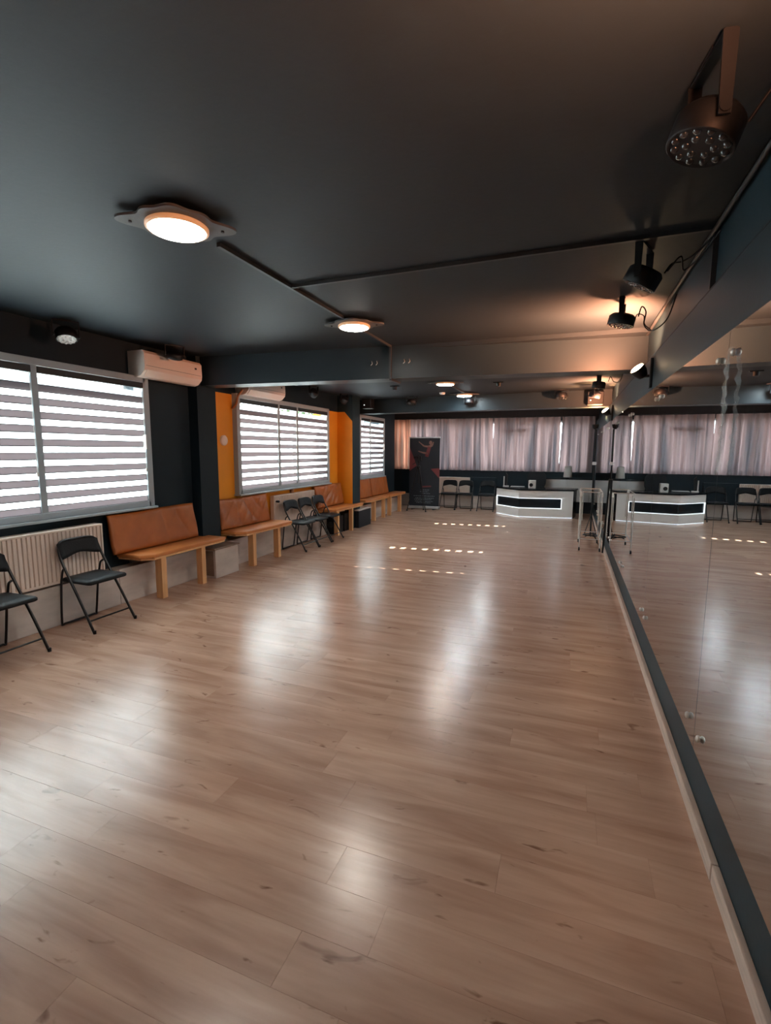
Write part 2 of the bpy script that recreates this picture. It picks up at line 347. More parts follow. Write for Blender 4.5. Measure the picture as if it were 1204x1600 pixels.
# zebra blinds: opaque and sheer strips alternate
PER = .1205; bm_cache = {}
def blind(y0, y1, lab, cut0=0, cut1=0, top=2.342):
    W = y1-y0; x = -4.443; r = empty('zebra_blind', lab, 'blind', (x, y0, 1.03), 0, 'striped day and night blinds')
    def get(kind, mk):
        key = (kind, round(W, 3), cut0, cut1)
        if key not in bm_cache: bm_cache[key] = mk()
        return bm_cache[key]
    mo = get('o', lambda: MB().box((-.0015, 0, 0), (.0015, W, .056), 0).box((-.0022, 0, -.006), (.0022, W, .001), 1).box((-.0022, 0, .055), (.0022, W, .0615), 1).mesh('opaque_strip', ['opaque', 'overlapshade']))
    ms = get('s', lambda: MB().box((-.001, cut0, -.002), (.001, W-cut1, .0585), 0).mesh('sheer_strip', ['sheer']))
    n = int((top-.06-1.04)/PER)
    for i in range(n+1):
        z = .012+i*PER
        for nm, me, dz in (('opaque_strip', mo, 0), ('sheer_strip', ms, .062)):
            if 1.03+z+dz+.06 > top-.04: continue
            o = bpy.data.objects.new(nm, me); COL.objects.link(o); o.parent = r; o.location = (random.uniform(-.001, .001), 0, z+dz)
    zt = top-1.03
    MB().box((-.012, -.004, zt-.062), (.026, W+.004, zt), 0, .008).build('cassette', 'trunk', r)
    MB().box((-.006, 0, -.012), (.006, W, .010), 0, .003).build('bottom_rail', 'frame', r)
    MB().tube([(.022, W-.012, zt-.05), (.024, W-.012, .55), (.02, W-.01, .38)], .003, 6).box((.014, W-.02, .34), (.028, W-.004, .38), 0, .004).build('cord', 'whiteplastic', r)
    return r
blind(.675, 1.76, 'striped blind of the near window, sash nearest the camera')
blind(1.82, 2.97, 'striped blind of the near window cut by the left edge of the photo')
blind(3.03, 4.165, 'wide striped blind filling the right sash of the near window')
blind(5.855, 6.82, 'leftmost striped blind of the orange bay window', cut0=.03)
blind(6.88, 7.39, 'narrow striped blind in the middle of the orange bay window', cut1=.11)
blind(7.45, 8.525, 'right-hand striped blind of the orange bay window', cut0=.0)
blind(10.175, 10.69, 'left striped blind of the small far window', cut0=.12)
blind(10.75, 11.585, 'right striped blind of the small far window')

# ---------------------------------------------------------------- curtains on the far wall
def curtain(x0, x1, m, lab, lean0=0, lean1=0, seed=0):
    rnd = random.Random(seed); n = int((x1-x0)*90); H = 24; z0, z1 = 1.065, 2.515; q = MB(); vs = []
    ph = [rnd.uniform(0, 6.28) for _ in range(4)]
    for j in range(H+1):
        t = j/H; z = z1+(z0-z1)*t
        for i in range(n+1):
            s = i/n; a = x0+lean0*t; b_ = x1+lean1*t
            X = a+(b_-a)*s+.012*math.sin(9*s*3+ph[1]+t*2)
            amp = .040+.020*t
            Y = YE-.11-amp*(math.sin((x1-x0)*s*34+ph[0]+.8*math.sin(s*9+ph[2])+.5*t*math.sin(s*17))*.8+.35*math.sin((x1-x0)*s*61+ph[3]+t))
            vs.append((X, Y, z))
    fs = [(j*(n+1)+i, j*(n+1)+i+1, (j+1)*(n+1)+i+1, (j+1)*(n+1)+i) for j in range(H) for i in range(n)]
    q.add(vs, fs, 0, True); o = q.build('curtain', m); tag(o, lab, 'curtain', 'curtains of the far window'); return o
curtain(-4.95, -4.42, 'curtainglow', 'curtain tinted salmon with painted lamp glow, in the far left corner behind the banner', seed=1)
curtain(-4.42, -2.045, 'curtain', 'long mauve curtain between the banner and the first bright gap', 0, .05, seed=2)
curtain(-2.0, -.266, 'curtain', 'mauve curtain behind the left part of the reception desk', 0, -.01, seed=3)
curtain(-.240, .56, 'curtain', 'mauve curtain in the far right corner above the lampshade', -.04, 0, seed=4)
rl = MB().tube([(XJ+.1, YE-.06, 2.53), (.57, YE-.06, 2.53)], .012).build('curtain_rail', 'black'); tag(rl, 'black rail the far curtains hang from', 'rail')

# ---------------------------------------------------------------- mirrors
seams = [-2.4, -.95, .74, 2.435, 4.10, 5.86, 7.56, 9.26, 10.96, 12.6]
names = ['behind the camera', 'beside the camera', 'nearest the right edge of the photo', 'first full one left of the plastic strip', 'second from the plastic strip', 'third from the plastic strip', 'fourth from the plastic strip', 'fifth, beside the chrome trolley end', 'last one by the reception desk']
for i, (a, b_) in enumerate(zip(seams[:-1], seams[1:])):
    tilt = 0
    r = empty('wall_mirror', 'frameless wall mirror panel, '+names[i], 'mirror', (XR, a, .275), 0, 'mirror panels on the right wall')
    MB().box((-.009, .0025, 0), (-.004, b_-a-.0025, 1.84), 0).build('mirror_panel', ['mirroredge'], r)
    MB().add([(-.0092, .0025, .0015), (-.0092, b_-a-.0025, .0015), (-.0092, b_-a-.0025, 1.8385), (-.0092, .0025, 1.8385)], [(0, 3, 2, 1)]).build('mirror_face', 'mirror', r)
    for yy in (.11, b_-a-.10):
        for z in (.10, 1.735):
            MB().lathe([(.004, 0), (.013, .002), (.016, .008), (.013, .015), (.006, .018)], 14, 0, Matrix.Translation((-.009, yy, z)) @ Matrix.Rotation(-math.pi/2, 4, 'Y')).build('clip_knob', 'knob', r)
q = MB(); vs = []; rnd = random.Random(3)
for j in range(31):
    z = 2.03-.50*j/30
    for i in range(5):
        vs.append((.578-.006*rnd.random()-(.008 if j > 2 else 0)*abs(math.sin(j*.9)), 2.325+i*.015+.004*math.sin(j*.7), z))
q.add(vs, [(j*5+i, j*5+i+1, j*5+i+6, j*5+i+5) for j in range(30) for i in range(4)], 0, True)
tag(q.build('plastic_strip', 'plasticstrip'), 'crinkled clear plastic strip hanging from a knob on the mirror', 'strip')

# ---------------------------------------------------------------- cable trunking
def trunk(pts, lab, wid=.022, mt='trunk'):
    q = MB()
    for a, b_ in zip(pts[:-1], pts[1:]):
        a, b_ = Vector(a), Vector(b_); lo = [min(a[i], b_[i])-wid/2 for i in range(3)]; hi = [max(a[i], b_[i])+wid/2 for i in range(3)]
        q.box(lo, hi)
    tag(q.build('cable_trunk', mt), lab, 'trunking'); 
h = .011
trunk([(-1.885, 2.36, Z1-h), (-1.885, 3.93, Z1-h)], 'thin dark trunking on the ceiling between the two near lamps')
trunk([(-1.90, 4.26, Z1-h), (-1.90, 5.16, Z1-h)], 'dark trunking from the second lamp to the near beam')
trunk([(-1.90, 5.175, Z1-h), (-1.90, 5.175, 2.42)], 'short upright trunking down the face of the near beam')
trunk([(-1.90, 5.19, 2.399), (-1.90, 5.48, 2.399)], 'short trunking under the near beam')
q = MB().prism([(-1.87, 3.085), (XU, 3.035), (XU, 3.057), (-1.87, 3.107)], Z1-.022, Z1)
tag(q.build('cable_trunk', 'trunk'), 'long thin trunking across the ceiling towards the right wall', 'trunking')
trunk([(XU-.012, 3.04, Z1-.03), (XU-.012, 3.04, 2.42)], 'black upright trunking at the top of the right wall', .024)
trunk([(-1.93, 8.0, Z2-h), (-1.95, 9.25, Z2-h)], 'thin trunking between the two far ceiling lamps')
q = MB().tube([(XR+.012, -1, 2.408), (XR+.012, 5.3, 2.408)], .011).tube([(XR+.012, 5.75, 2.408), (XR+.012, 9.6, 2.408)], .011)
tag(q.build('wall_cable', 'blackmatte'), 'long black cable lying on the ledge above the mirrors', 'cable')
q = MB().tube(arc([(XU-.02, -.5, 2.73), (XU-.02, 1.2, 2.735), (XU-.022, 2.8, 2.73), (XU-.02, 4.0, 2.735), (XU-.02, 5.36, 2.72)]), .012)
tag(q.build('wall_cable', 'trunk'), 'painted cable running in the corner of ceiling and right wall', 'cable')

# ---------------------------------------------------------------- ceiling lamps
def rose(q, R=.235, z0=-.034, z1=-.022):
    pts = []; n = 96
    for i in range(n):
        a = 2*math.pi*i/n; ca = abs(math.cos(a)); sa = abs(math.sin(a))
        rr = .185+.010*math.cos(8*a)+.088*ca**16+.018*sa**4
        pts.append((rr*math.cos(a), rr*math.sin(a)))
    q.prism(pts, z0, z1)
def lamp(x, y, z, diff, lab, ang, s=1):
    r = empty('ceiling_lamp', lab, 'lamp', (x, y, z), ang, 'round flush ceiling lamps'); r.scale = (s, s, 1)
    q = MB(); rose(q); q.build('mount_plate', 'plate', r)
    q = MB(); q.lathe([(.07, -.024), (.07, 0)], 16); q.build('mount_stem', 'blackmatte', r)
    MB().lathe([(.142, -.034), (.150, -.040), (.150, -.052), (.140, -.058), (.134, -.058), (.134, -.034)], 40).build('rim', 'rim', r)
    MB().lathe([(.130, -.052), (.131, -.060), (.120, -.064), (.06, -.067), (.01, -.068)], 40).build('diffuser', diff, r)
    for sx in (-1, 1): MB().lathe([(.008, -.042), (.008, -.034)], 8, 0, Matrix.Translation((sx*.215, 0, 0))).build('screw', 'black', r)
    return r
lamp(-1.89, 2.05, Z1, 'lampwarm', 'round lit ceiling lamp nearest the camera on a scalloped plate', .62, 1.0)
lamp(-1.86, 4.12, Z1, 'lampwarm', 'second round lit ceiling lamp in front of the near beam', .25, .95)
lamp(-1.92, 7.78, Z2, 'lampwarm', 'warm round ceiling lamp just beyond the near beam', .2)
lamp(-1.96, 9.48, Z2, 'lampcool', 'cool white ceiling lamp close to the far beam', .2)
lamp(-1.95, 12.0, Z2, 'lampcool', 'ceiling lamp hidden behind the far beam above the desk', .2)
for x, lab in ((-2.10, 'pair of tiny wire hooks left of the second lamp trunking'), (-1.72, 'pair of tiny wire hooks right of the second lamp trunking')):
    q = MB()
    for d in (-.03, .03):
        q.tube(arc([(x+d, 5.02, 2.61), (x+d+.01, 4.985, 2.60), (x+d+.02, 4.975, 2.575), (x+d, 4.985, 2.56)], 4), .004, 6)
    for v in range(len(q.v)): q.v[v] = (q.v[v][0], q.v[v][1]+.185, q.v[v][2])
    tag(q.build('wire_hook', 'knob'), lab, 'hook')
sm = MB().lathe([(.05, -.035), (.055, -.012), (.055, 0)], 20, 0, Matrix.Translation((-2.35, 9.3, Z2))); tag(sm.build('smoke_detector', 'whiteplastic'), 'small white smoke detector left of the cool ceiling lamp', 'detector')

# ---------------------------------------------------------------- par lights
lens_me = {}
def par(x, y, zc, yokedrop, tiltx, rz, lab, lens='lens', R=.095, separate=True, depth=.10, cat='spotlight'):
    r = empty('stage_spotlight', lab, cat, (x, y, zc), rz, 'black stage spotlights')
    hd = -yokedrop
    q = MB()
    q.box((-.045, -.02, -.008), (.045, .02, 0)).box((-R-.016, -.016, -.014), (R+.016, .016, -.006))
    for s in (-1, 1):
        q.add([(s*(R+.012), -.02, -.01), (s*(R+.012), .02, -.01), (s*(R+.012), .016, hd-.02), (s*(R+.012), -.016, hd-.02), (s*(R+.018), -.02, -.01), (s*(R+.018), .02, -.01), (s*(R+.018), .016, hd-.02), (s*(R+.018), -.016, hd-.02)],
              [(0, 1, 2, 3), (7, 6, 5, 4), (0, 4, 5, 1), (1, 5, 6, 2), (2, 6, 7, 3), (3, 7, 4, 0)])
    q.build('yoke', 'black', r)
    mt = Matrix.Translation((0, 0, hd)) @ Matrix.Rotation(tiltx, 4, 'X')
    MB().lathe([(R*.60, depth*.5), (R*.84, depth*.46), (R*.95, depth*.34), (R, depth*.28), (R, -depth*.45), (R*.94, -depth*.5), (R*.90, -depth*.42), (.01, -depth*.42)], 28, 0, mt).build('housing', 'black', r)
    for s in (-1, 1): MB().lathe([(.016, 0), (.016, .022)], 10, 0, mt @ Matrix.Translation((s*R, 0, 0)) @ Matrix.Rotation(s*math.pi/2, 4, 'Y')).build('tilt_knob', 'black', r)
    MB().lathe([(R*.88, -depth*.425), (.01, -depth*.43)], 24, 0, mt).build('face_plate', lens if lens == 'lenslight' else 'black', r)
    key = (lens, R)
    if key not in lens_me: lens_me[key] = MB().lathe([(.013*R/.095, 0), (.012*R/.095, -.005), (.006*R/.095, -.009), (.001, -.010)], 10).mesh('lens', lens)
    pos = [(0, 0)]*0
    for k in range(12): pos.append((.072*math.cos(k*math.pi/6), .072*math.sin(k*math.pi/6)))
    for k in range(6): pos.append((.038*math.cos(k*math.pi/3+.3), .038*math.sin(k*math.pi/3+.3)))
    if separate:
        for px, py in pos:
            o = bpy.data.objects.new('lens', lens_me[key]); COL.objects.link(o); o.parent = r; o.matrix_local = mt @ Matrix.Translation((px*R/.095, py*R/.095, -depth*.42))
    else:
        q = MB()
        for px, py in pos: q.lathe([(.013, 0), (.012, -.005), (.001, -.009)], 6, 0, mt @ Matrix.Translation((px*R/.095, py*R/.095, -depth*.42)))
        q.build('lens_array', lens, r)
    return r
def cable(pts, lab, r=.005): tag(MB().tube(arc(pts), r, 6).build('power_cable', 'black'), lab, 'cable')
par(.33, 1.80, Z1, .20, math.radians(18), 1.75, 'nearest black stage spotlight at the top right corner of the view')
par(.335, 3.20, Z1, .17, math.radians(30), 1.2, 'black stage spotlight second along the right wall, aimed down the hall')
par(.315, 4.22, Z1, .155, math.radians(12), 1.45, 'black stage spotlight third along the right wall, just before the near beam', depth=.085)
cable([(.44, 1.83, 2.58), (.50, 1.80, 2.66), (.56, 1.72, 2.66), (.60, 1.62, 2.60), (.63, 1.50, 2.66)], 'looping black cable of the nearest spotlight')
cable([(.44, 3.19, 2.60), (.48, 3.24, 2.66), (.52, 3.16, 2.64), (.57, 3.06, 2.65), (.63, 3.0, 2.71)], 'twisted black cable of the second spotlight')
cable([(.445, 3.13, 2.59), (.49, 3.05, 2.63), (.53, 3.18, 2.60), (.58, 3.02, 2.62), (.632, 2.93, 2.69)], 'second strand of the twisted spotlight cable')
cable([(.43, 4.25, 2.63), (.45, 4.25, 2.70), (.48, 4.25, 2.66), (.47, 4.22, 2.56), (.52, 4.15, 2.50), (.60, 4.1, 2.56), (.635, 4.0, 2.70)], 'drooping thin cable of the third spotlight')
cable([(.41, 4.26, 2.62), (.43, 4.3, 2.66), (.47, 4.28, 2.64), (.475, 4.24, 2.57), (.51, 4.18, 2.515)], 'short curled cable beside the third spotlight', .004)
par(-4.27, 3.21, Z1, .13, math.radians(-22), math.radians(60), 'stage spotlight with pale lens face above the big near window', lens='lenslight', R=.085)
par(-4.14, 4.36, Z1, .11, math.radians(25), math.radians(60), 'black stage spotlight hanging in front of the near air conditioner', R=.085, depth=.07)
par(-4.20, 7.60, Z2, .12, math.radians(60), math.radians(70), 'stage spotlight with pale rim above the orange bay window', lens='lenslight', R=.08, separate=False)
par(-4.22, 8.86, Z2, .12, math.radians(50), math.radians(70), 'dark stage spotlight near the second column', R=.08, separate=False)
par(-3.10, 9.72, Z2, .11, math.radians(-10), 0, 'round black spotlight on the left part of the far beam', R=.10, separate=False)
par(-1.92, 9.78, Z2, .13, math.radians(-10), 0, 'round black spotlight right behind the cool ceiling lamp', R=.09, separate=False)
par(-.20, 9.50, Z2, .11, math.radians(-10), 0, 'round black spotlight on the right part of the far beam', R=.10, separate=False)
par(.335, 7.75, Z2, .16, math.radians(8), 1.4, 'black spotlight beyond the near beam by the right wall, upper of the cluster', R=.09, separate=False)
par(.325, 8.65, Z2, .20, math.radians(14), 1.3, 'black spotlight beyond the near beam by the right wall, lower of the cluster', R=.09, separate=False)
tag(MB().box((.14, 7.40, 2.675), (.42, 7.60, Z2), 0, .006).build('junction_box', 'black'), 'flat black box on the ceiling above the spotlight cluster', 'box')
cable([(.455, 7.72, 2.60), (.48, 7.68, 2.66), (.52, 7.6, 2.58), (.58, 7.4, 2.56), (.60, 7.2, 2.66)], 'black cable looping from the spotlight cluster to the right wall')
for x, y, lab in ((-2.88, 8.07, 'small black bracket on the ceiling left of the warm far lamp'), (-1.14, 8.16, 'small black bracket on the ceiling right of the warm far lamp')):
    r = empty('ceiling_bracket', lab, 'bracket', (x, y, Z2)); MB().box((-.08, -.02, -.012), (.08, .02, 0)).build('plate', 'black', r); MB().lathe([(.035, -.07), (.04, -.012)], 12).build('socket', 'black', r)
def speaker(x0, y0, z0, x1, y1, z1, lab):
    r = empty('small_speaker', lab, 'speaker', ((x0+x1)/2, (y0+y1)/2, z0))
    cx, cy = (x0+x1)/2, (y0+y1)/2
    MB().box((x0-cx, y0-cy, 0), (x1-cx, y1-cy, z1-z0), 0, .008).build('cabinet', 'black', r)
    MB().lathe([(.012, 0), (.008, .004)], 8, 0, Matrix.Translation((x0-cx+.05, y0-cy-.001, .07)) @ Matrix.Rotation(math.pi/2, 4, 'X')).build('indicator_light', 'led', r)
speaker(-4.14, 9.56, 2.49, -3.94, 9.76, 2.69, 'small black speaker with a white light beside the second column')
speaker(.24, 9.45, 2.44, .50, 9.66, 2.66, 'small black speaker on the far beam by the right wall')

# ---------------------------------------------------------------- warm floodlights on the right wall (they light the ceiling)
def flood(y, z, lab, power, wall=XR, aim=(-.42, .38, .75)):
    r = empty('flood_lamp', lab, 'lamp', (wall, y, z), 0, 'warm flood lamps above the mirrors')
    MB().box((-.022, -.035, -.10), (0, .035, .14), 0, .006).build('back_plate', 'black', r)
    MB().tube([(-.02, 0, 0), (-.06, 0, .0), (-.085, 0, .02)], .012).build('arm', 'black', r)
    d = Vector(aim).normalized(); hd = Vector((-.6, -.35, .7)).normalized(); mt = Matrix.Translation((-.10, 0, .045)) @ hd.to_track_quat('Z', 'Y').to_matrix().to_4x4()
    MB().lathe([(.018, -.07), (.038, -.06), (.055, -.02), (.062, .028), (.060, .032), (.056, .022), (.01, .022)], 24, 0, mt).build('lamp_head', 'black', r)
    MB().lathe([(.055, .0225), (.05, .030), (.02, .035), (.002, .036)], 24, 0, mt).build('lamp_lens', 'floodlens', r)
    ld = bpy.data.lights.new('flood_light', 'SPOT'); lo = bpy.data.objects.new('flood_light', ld); COL.objects.link(lo); lo.parent = r
    ld.energy = power; ld.color = (1, .38, .19); ld.spot_size = math.radians(155); ld.spot_blend = .9; ld.shadow_soft_size = .05
    lo.matrix_local = Matrix.Translation(Vector((-.10, 0, .045))+hd*.05) @ (-d).to_track_quat('Z', 'Y').to_matrix().to_4x4()
flood(.95, 2.20, 'warm flood lamp on the right wall beside the camera', 180, aim=(-.30, .0, 1))
flood(4.62, 2.24, 'lit warm flood lamp on the right wall before the near beam', 300)
flood(8.55, 2.20, 'lit warm flood lamp on the right wall beyond the near beam', 230)
# ---------------------------------------------------------------- lamp stand in the far right corner
r = empty('lamp_stand', 'tall black pole stand with a warm lamp in the far right corner', 'stand', (.44, 10.1, 0))
MB().tube([(0, 0, .01), (0, 0, 2.03)], .016, 10).build('pole', 'black', r)
MB().box((-.035, -.03, 1.36), (.035, .03, 1.42), 0, .01).build('clamp', 'whiteplastic', r, label='white clamp')
for k in range(3):
    a = k*2.094+.5; MB().tube([(0, 0, .42), (.12*math.cos(a), .24*math.sin(a), .012)], .008, 6).build('leg', 'black', r)
MB().lathe([(.02, 0), (.05, .03), (.06, .09), (.055, .09), (.05, .075), (.01, .075)], 20, 0, Matrix.Translation((-.02, 0, 2.03))).build('lamp_head', 'black', r)
MB().lathe([(.048, .076), (.03, .088), (.002, .09)], 20, 0, Matrix.Translation((-.02, 0, 2.03))).build('lamp_lens', 'floodlens', r)
ld = bpy.data.lights.new('stand_light', 'SPOT'); lo = bpy.data.objects.new('stand_light', ld); COL.objects.link(lo); lo.parent = r
ld.energy = 60; ld.color = (1, .50, .22); ld.spot_size = math.radians(150); ld.spot_blend = .6; ld.shadow_soft_size = .03; lo.location = (-.02, 0, 2.14); lo.rotation_euler = (math.pi, 0, 0)
q = MB().tube([(.575, 8.05, 1.20), (.555, 8.30, .02)], .014, 8)
tag(q.build('leaning_bar', 'black'), 'black bar leaning against the mirror behind the chrome trolley', 'bar')

# ---------------------------------------------------------------- air conditioners
def ac(y0, y1, z0, z1, lab):
    D = .235; r = empty('air_conditioner', lab, 'air conditioner', (XL, y0, z0), 0, 'wall air conditioners'); W = y1-y0; Hh = z1-z0
    prof = [(0, 0), (.12, -.012), (D-.06, .005), (D-.008, .055), (D, .10), (D-.004, Hh-.03), (D-.03, Hh), (0, Hh)]
    MB().prism_axis(prof, 0, W, 'y').build('body', 'acwhite', r)
    for v in (0,):
        MB().prism_axis([(D-.058, .004), (D-.004, .058), (D+.004, .062), (D-.05, -.004)], .03, W-.03, 'y').build('louver_flap', 'acwhite', r)
    MB().box((D-.002, .02, .105), (D+.001, W-.02, .108)).build('panel_seam', 'black', r)
    MB().box((D-.002, W-.12, .17), (D+.002, W-.09, .19)).build('display', 'trunk', r)
    MB().box((.04, .03, Hh), (D-.05, W-.03, Hh+.003)).build('intake_grille', 'black', r)
    return r
ac(4.06, 4.925, 2.40, 2.665, 'cream wall air conditioner beside the near window under the ceiling')
ac(5.86, 6.80, 2.40, 2.64, 'cream wall air conditioner above the orange bay window, half hidden by the beam')
q = MB().tube(arc([(-4.36, 5.84, 2.46), (-4.38, 5.835, 2.43), (-4.415, 5.80, 2.36), (-4.42, 5.765, 2.25), (-4.47, 5.74, 2.19)]), .016, 8)
tag(q.build('insulated_pipe', 'pipe'), 'brown taped pipe coming out of the far air conditioner', 'pipe')
th = MB().lathe([(.07, 0), (.072, .02), (.06, .032), (.02, .036)], 28, 0, Matrix.Translation((XL, 5.56, 1.745)) @ Matrix.Rotation(math.pi/2, 4, 'Y'))
tag(th.build('wall_disc', 'acwhite'), 'round cream disc on the orange wall left of the middle window', 'wall fitting')

# ---------------------------------------------------------------- radiators
def radiator(y0, y1, z0, z1, lab, x0=-4.45, D=.125, rot=None, m='radiator', pitch_=.04):
    """built along +y, front to +x"""
    W = y1-y0; Hh = z1-z0
    r = empty('radiator', lab, 'radiator', (x0, y0, z0) if rot is None else rot[0], 0 if rot is None else rot[1], 'panel radiators')
    n = int(W/pitch_); p = [(0, .01)]
    pts = [(D-.012, .02)]
    for i in range(n):
        a = .03+(W-.06)*i/n; b_ = .03+(W-.06)*(i+1)/n; d = (b_-a)
        pts += [(D-.012, a+d*.12), (D, a+d*.25), (D, a+d*.75), (D-.012, a+d*.88)]
    pts += [(D-.012, W-.02), (.03, W-.02), (.03, .02)]
    q = MB(); zz = [.03, Hh-.02]; N = len(pts)
    q.add([(x, y, zz[0]) for x, y in pts]+[(x, y, zz[1]) for x, y in pts], [(i, (i+1) % N, N+(i+1) % N, N+i) for i in range(N)])
    q.build('ribbed_panel', m, r)
    MB().box((.02, 0, Hh-.022), (D+.004, W, Hh), 0, .006).build('top_cover', m, r)
    MB().box((.02, 0, .02), (D+.002, .018, Hh), 0, .004).build('side_cover', m, r); MB().box((.02, W-.018, .02), (D+.002, W, Hh), 0, .004).build('side_cover', m, r)
    MB().box((.03, .02, .02), (D+.001, W-.02, .045), 0, .003).build('bottom_edge', m, r)
    MB().tube([(.07, .08, .03), (.07, .08, -.06), (.0, .08, -.06)], .009, 6).build('feed_pipe', m, r)
    return r
radiator(1.70, 3.48, .372, .885, 'long ribbed radiator under the near window behind the folding chairs')
r_ = radiator(6.62, 7.95, .372, .885, 'ribbed radiator in the orange bay behind three folding chairs', x0=-4.497, D=.09)
MB().lathe([(.016, 0), (.02, .05), (.014, .06)], 12, 0, Matrix.Translation((.10, .05, .42)) @ Matrix.Rotation(math.pi/2, 4, 'Y')).build('valve', 'black', r_)
radiator(0, .92, .36, .86, 'pale radiator on the far wall behind the folding chairs', rot=((-3.56, YE-.17+.145, .36), -math.pi/2), D=.11)
# jar on the orange bay radiator
r = empty('glass_jar', 'small tan jar with dark lid on the orange bay radiator', 'jar', (-4.46, 7.25, .886)); MB().lathe([(.03, 0), (.035, .01), (.035, .07), (.025, .085)], 14).build('jar_body', 'pipe', r); MB().lathe([(.026, .085), (.026, .105)], 14).build('lid', 'chrome', r)
# dark panel on the far wall between radiator and desk, and pale cabinets to the right
tag(MB().box((-2.61, YE-.12, .347), (-1.90, YE, .87), 0, .006).build('trim_2', 'navy'), 'dark panel on the far wall behind the single dark chair', 'panel', kind='structure')
cb = empty('low_cabinet', 'pale low cabinet along the far wall behind the desk', 'cabinet', (-.60, YE-.30, 0))
MB().box((0, .003, .30), (1.17, .14, .88), 0).build('body', 'deskwhite', cb)
MB().box((0, .005, 0), (1.17, .14, .30), 0).build('plinth', 'blackmatte', cb)
for a, b_ in ((.004, .56), (.57, 1.10)): d_ = MB().box((a, -.014, .305), (b_, .002, .875), 0, .003).build('door', 'deskwhite', cb)
MB().box((-.01, -.03, .88), (1.17, .14, .91), 0, .004).build('top', 'deskblack', cb)
ts = empty('table_lamp', 'white cloth lampshade standing on the low cabinet by the curtains', 'lamp', (-.03, YE-.292, .911))
MB().lathe([(.04, 0), (.04, .01), (.012, .015), (.012, .06)], 16).build('base', 'black', ts)
MB().lathe([(.108, .03), (.085, .32), (.078, .32), (.101, .03)], 28).build('lamp_shade', 'shade', ts)

# ---------------------------------------------------------------- reception desk
dk = empty('reception_desk', 'white angled reception desk with a glowing dark band', 'desk', (0, 0, 0))
P0, P1, P2, P3 = Vector((-1.73, 12.75)), Vector((-1.12, 12.20)), Vector((.12, 12.42)), Vector((.20, 12.95))
def off_(p, q_, d):
    t = (q_-p).normalized(); return Vector((t.y, -t.x))*d
DH = .665
def face(a, b_, z0, z1, d0, d1, nm, m, parent=dk, ea=0, eb=0):
    t = (b_-a).normalized(); n = Vector((t.y, -t.x)); a2 = a-t*ea; b2 = b_+t*eb
    return MB().prism([(a2+n*d0)[:], (b2+n*d0)[:], (b2+n*d1)[:], (a2+n*d1)[:]], z0, z1).build(nm, m, parent)
zl0, zl1 = .245, .47
tt = (P2-P1).normalized(); Pe = P2-tt*.27
# upper / lower white panels, right block
for a, b_ in ((P0, P1), (P1, P2)):
    face(a, b_, .03, zl0-.012, -.02, 0, 'front_panel', 'deskwhite'); face(a, b_, zl1+.012, DH, -.02, 0, 'front_panel', 'deskwhite')
face(Pe, P2, zl0-.012, zl1+.012, -.02, 0, 'front_panel', 'deskwhite')
for a, b_ in ((P0, P1), (P1, Pe)):
    face(a, b_, zl0, zl1, -.035, -.02, 'dark_band', 'deskblack')
    face(a, b_, zl0-.014, zl0, -.02, .003, 'light_strip', 'led', eb=0); face(a, b_, zl1, zl1+.014, -.02, .003, 'light_strip', 'led')
    
face(Pe, P2, zl0-.014, zl1+.014, -.018, .003, 'light_strip', 'led', ea=.0, eb=-.256)
face(P0, P1, zl0-.014, zl1+.014, -.018, .004, 'light_strip', 'led', ea=.0, eb=-.80)
for a, b_ in ((P0, P1), (P1, P2)): face(a, b_, .012, .022, -.02, .001, 'light_strip', 'led')
face(P2, P3, 0, DH, -.02, 0, 'side_panel', 'deskblack')
MB().prism([(P0.x-.02, P0.y-.01), (P1.x, P1.y-.03), (P2.x+.02, P2.y-.03), (P3.x+.03, P3.y), (P3.x-.2, P3.y+.02), (P1.x+.15, P1.y+.62), (P0.x+.35, P0.y+.45)], DH, DH+.04).build('worktop', 'deskblack', dk)
MB().prism([(P0.x+.04, P0.y+.03), (P1.x+.02, P1.y+.05), (P2.x-.03, P2.y+.04), (P3.x-.06, P3.y-.04), (P1.x+.15, P1.y+.56), (P0.x+.36, P0.y+.40)], 0, DH).build('carcass', 'deskblack', dk)
ZT = DH+.0405
sp = empty('white_speaker', 'small white speaker cube with a dark cone on the desk', 'speaker', (-.84, 12.50, ZT))
MB().box((-.085, -.07, 0), (.085, .07, .20), 0, .012).build('cabinet', 'whiteplastic', sp); MB().lathe([(.045, 0), (.04, .006), (.015, -.004)], 20, 0, Matrix.Translation((-.02, -.071, .085)) @ Matrix.Rotation(math.pi/2, 4, 'X')).build('cone', 'black', sp)
ph = empty('desk_phone', 'white phone stand with dark upright handset at the left end of the desk', 'phone', (-1.52, 12.72, ZT))
MB().box((-.05, -.04, 0), (.09, .05, .035), 0, .01).build('base', 'whiteplastic', ph); MB().box((-.045, -.01, .03), (-.02, .02, .27), 0, .008).build('support', 'whiteplastic', ph); MB().prism_axis([(-.01, .03), (.04, .03), (.06, .30), (.01, .36)], -.02, .03, 'y').build('handset', 'black', ph)
lp = empty('laptop', 'flat dark laptop lying on the desk beside the phone', 'laptop', (-1.20, 12.62, ZT))
MB().box((-.17, -.11, 0), (.17, .11, .018), 0, .005).build('base', 'trunk', lp); MB().box((-.165, -.105, .019), (.165, .105, .030), 0, .004).build('lid', 'silver', lp)
oc = empty('office_chair', 'black office chair with rounded back behind the desk', 'chair', (-.80, 13.20, 0))
q = MB(); pts = []
for i in range(24):
    a = 2*math.pi*i/24; pts.append((.24*math.copysign(abs(math.cos(a))**.6, math.cos(a)), .86+.22*math.copysign(abs(math.sin(a))**.6, math.sin(a))))
q.prism_axis(pts, .20, .25, 'y'); q.build('backrest', 'blackmatte', oc)
